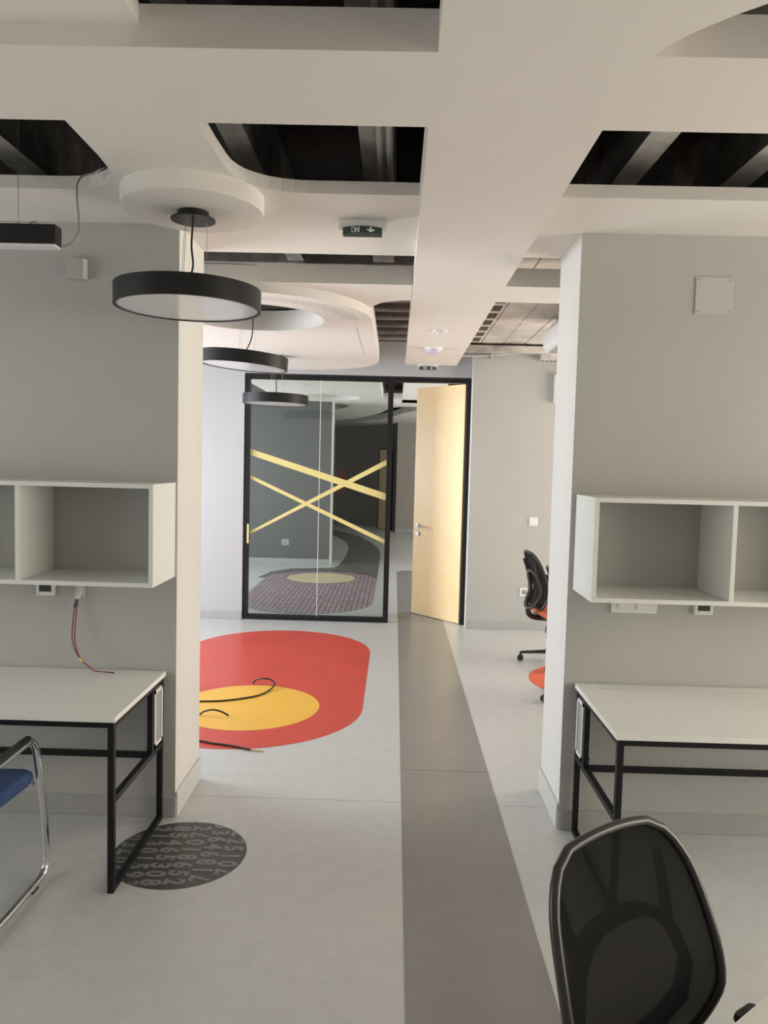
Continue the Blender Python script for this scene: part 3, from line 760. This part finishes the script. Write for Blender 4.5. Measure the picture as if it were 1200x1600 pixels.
# blue cantilever chair
bc = thing('cantilever_chair', 'blue upholstered cantilever chair with chrome tube frame at the desk', 'chair', (-1.635, 2.625, 0))
for sg in (-1, 1):
    x = .262 * sg
    path = bz([(x * .98, -.24, .014), (x, .05, .014), (x, .26, .014), (x, .335, .022), (x, .362, .055), (x * 1.0, .365, .12), (x, .335, .33), (x, .285, .53), (x, .265, .575), (x, .235, .600), (x, .19, .602), (x, -.10, .598), (x, -.20, .595)], 5)
    MB().tube(path, .0145, 12).build('side_frame', CHROME, bc, smooth=True)
    MB().tube(bz([(x, .215, .617), (x, .0, .616), (x, -.19, .610)], 5), .016, 10, flat=.8).build('arm_pad', BLACKP, bc, smooth=True)
    MB().box(x - .015, x + .015, .22, .27, .0, .006, .001).build('glide', BLACKP, bc)
    MB().tube([(x, -.20, .595), (x * .95, -.24, .60), (x * .86, -.27, .70), (x * .86, -.31, .86)], .0105, 10).build('back_upright', CHROME, bc, smooth=True)
MB().tube([(-.26, -.24, .014), (.26, -.24, .014)], .0115, 12).build('floor_bar', CHROME, bc, smooth=True)
for yy in (.20, -.15): MB().tube([(-.262, yy + .06 if yy > 0 else yy, .425), (.262, yy + .06 if yy > 0 else yy, .425)], .009, 10).build('seat_bar', CHROME, bc, smooth=True)
b = MB().box(-.247, .247, -.24, .315, .425, .495, .03)
for v in b.bm.verts:
    if v.co.y > .20: v.co.z -= (v.co.y - .20) * .30
b.build('seat', BLUE, bc, smooth=True)
b = MB().box(-.225, .225, -.33, -.285, .60, .90, .02)
b.build('backrest', BLUE, bc, smooth=True)

# ================================================================== ROOM BEHIND THE GLASS
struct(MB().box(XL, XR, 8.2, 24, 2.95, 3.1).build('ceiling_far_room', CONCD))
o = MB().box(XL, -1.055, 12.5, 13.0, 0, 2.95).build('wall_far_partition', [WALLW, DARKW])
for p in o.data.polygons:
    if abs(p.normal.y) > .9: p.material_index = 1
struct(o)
skirting('baseboard_far_partition', [(XL, -1.05, 12.49, 12.5)], BASEM)
so2 = thing('wall_socket', 'pale wall socket on the grey partition seen through the glass', 'socket', (-1.78, 12.5, .36))
MB().box(-.06, .06, -.01, 0, -.05, .05, .003).build('plate', mat('grey_plate', (.40, .41, .40), .4), so2); MB().tube([(0, -.013, 0), (0, -.009, 0)], .028, 20).build('outlet', PLASTG, so2)
inlay('path_inlay', [(-.238, 10.98), (-.235, 11.2), (-.24, 13.5), (-.26, 14.6), (-.32, 15.3), (-.44, 16.0), (-.60, 16.7), (-.80, 17.5), (-1.1, 18.3), (-1.6, 19.2), (-2.4, 20), (-2.4, 18.6), (-1.65, 18.1), (-1.30, 17.3), (-1.02, 16.2), (-.90, 15.2), (-.865, 14.2), (-.87, 13.2), (-.90, 12.5), (-.95, 12.2), (-1.2, 12.12), (-1.6, 12.0), (-1.86, 11.6), (-1.95, 10.98)] + arc(-1.045, 10.98, .806, 180, 0, 28), [], PATHM, 'dark grey vinyl path curving away behind the glass partition', .001)
inlay('purple_oval_inlay', stadium(-1.045, .805, 9.22, 10.98), [circle(-1.05, 11.1, .49)], PURPLE, 'purple vinyl oval with pale printed pattern behind the glass partition', .002)
inlay('pale_yellow_circle_inlay', circle(-1.05, 11.1, .49), [], YELP, 'pale yellow vinyl circle at the far end of the purple oval', .002)
# ceiling panels there
c2 = thing('ceiling_cloud', 'oval white ceiling panel over the purple floor oval behind the glass', 'ceiling panel', (-1.0, 10.0, ZC))
MB().plate(stadium(0, .79, -1.0, 1.25, 36), [circle(0, 1.2, .46, 56)], 0, .14).build('panel', WHITE, c2, smooth=True)
sh('ceiling_far_band', rect(.07, .62, 8.25, 12.6), [], ZL, ZL + .1)
sh('ceiling_far_cross', [(XL, 12.55), (-.9, 12.55), (-.55, 12.35), (-.25, 12.05), (.07, 12.0), (.62, 12.0), (XR, 12.1), (XR, 13.2), (.6, 13.35), (.1, 13.5), (-.12, 13.8), (-.2, 14.4), (-.35, 15.4), (-.6, 16.4), (-1.0, 17.6), (-1.6, 18.6), (-2.6, 19.4), (XL, 20), (XL, 17), (-2.2, 16.2), (-1.45, 15.2), (-.98, 14.2), (-.84, 13.6), (-.95, 13.15), (XL, 13.15)], [], ZL, ZL + .1)
sh('ceiling_far_outer', [(XR, 13.6), (.9, 13.9), (.35, 14.4), (.12, 15.2), (-.05, 16.2), (-.35, 17.4), (-.75, 18.4), (-1.3, 19.4), (-2.2, 20.4), (XL, 21.5), (XL, 24), (XR, 24)], [], ZL, ZL + .12)
# end walls
def arcwall(name, pts, m, th=.1):
    b = MB()
    for (x0, y0), (x1, y1) in zip(pts, pts[1:]):
        d = Vector((x1 - x0, y1 - y0, 0)).normalized(); n_ = Vector((-d.y, d.x, 0)) * th
        b.prism([(x0, y0, 0), (x1, y1, 0), (x1 + n_.x, y1 + n_.y, 0), (x0 + n_.x, y0 + n_.y, 0)], (0, 0, 2.9))
    return struct(b.build(name, m))
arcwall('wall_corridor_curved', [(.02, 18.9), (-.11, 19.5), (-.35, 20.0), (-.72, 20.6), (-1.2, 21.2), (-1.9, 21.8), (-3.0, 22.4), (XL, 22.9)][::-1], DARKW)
struct(MB().box(.02, XR, 18.9, 19.1, 0, 2.9).build('wall_corridor_end', mat('beige_wall_paint', (.36, .335, .285), .65, noise=(1.2, .03), bump=(90, .05))))
skirting('baseboard_corridor', [(.02, XR, 18.88, 18.9)], BASEM)
# door in the curved wall
d2 = struct(empty('door_2', (-.13, 19.36, 0), math.atan2(20.05 - 19.42, -.40 + .10)))
MB().box(0, .62, .0, .03, .01, 2.03).build('leaf', VENEER, d2)
MB().box(-.04, 0, -.01, .05, 0, 2.08).build('frame', FRAME, d2); MB().box(.62, .66, -.01, .05, 0, 2.08).build('frame', FRAME, d2); MB().box(0, .62, -.01, .05, 2.03, 2.08).build('frame', FRAME, d2)
MB().tube([(.56, .03, 1.02), (.56, .08, 1.02), (.46, .08, 1.02)], .012, 8).build('handle', STEEL, d2)
hc = thing('hydrant_cabinet', 'small dark red wall cabinet at the end of the dim corridor', 'cabinet', tuple(ony(535, 752, 20.6)))
MB().box(-.11, .11, -.10, .06, -.34, .34, .01).build('case', REDBOX, hc); MB().box(-.09, .09, -.108, -.099, -.32, .32, .006).build('door', REDBOX, hc)
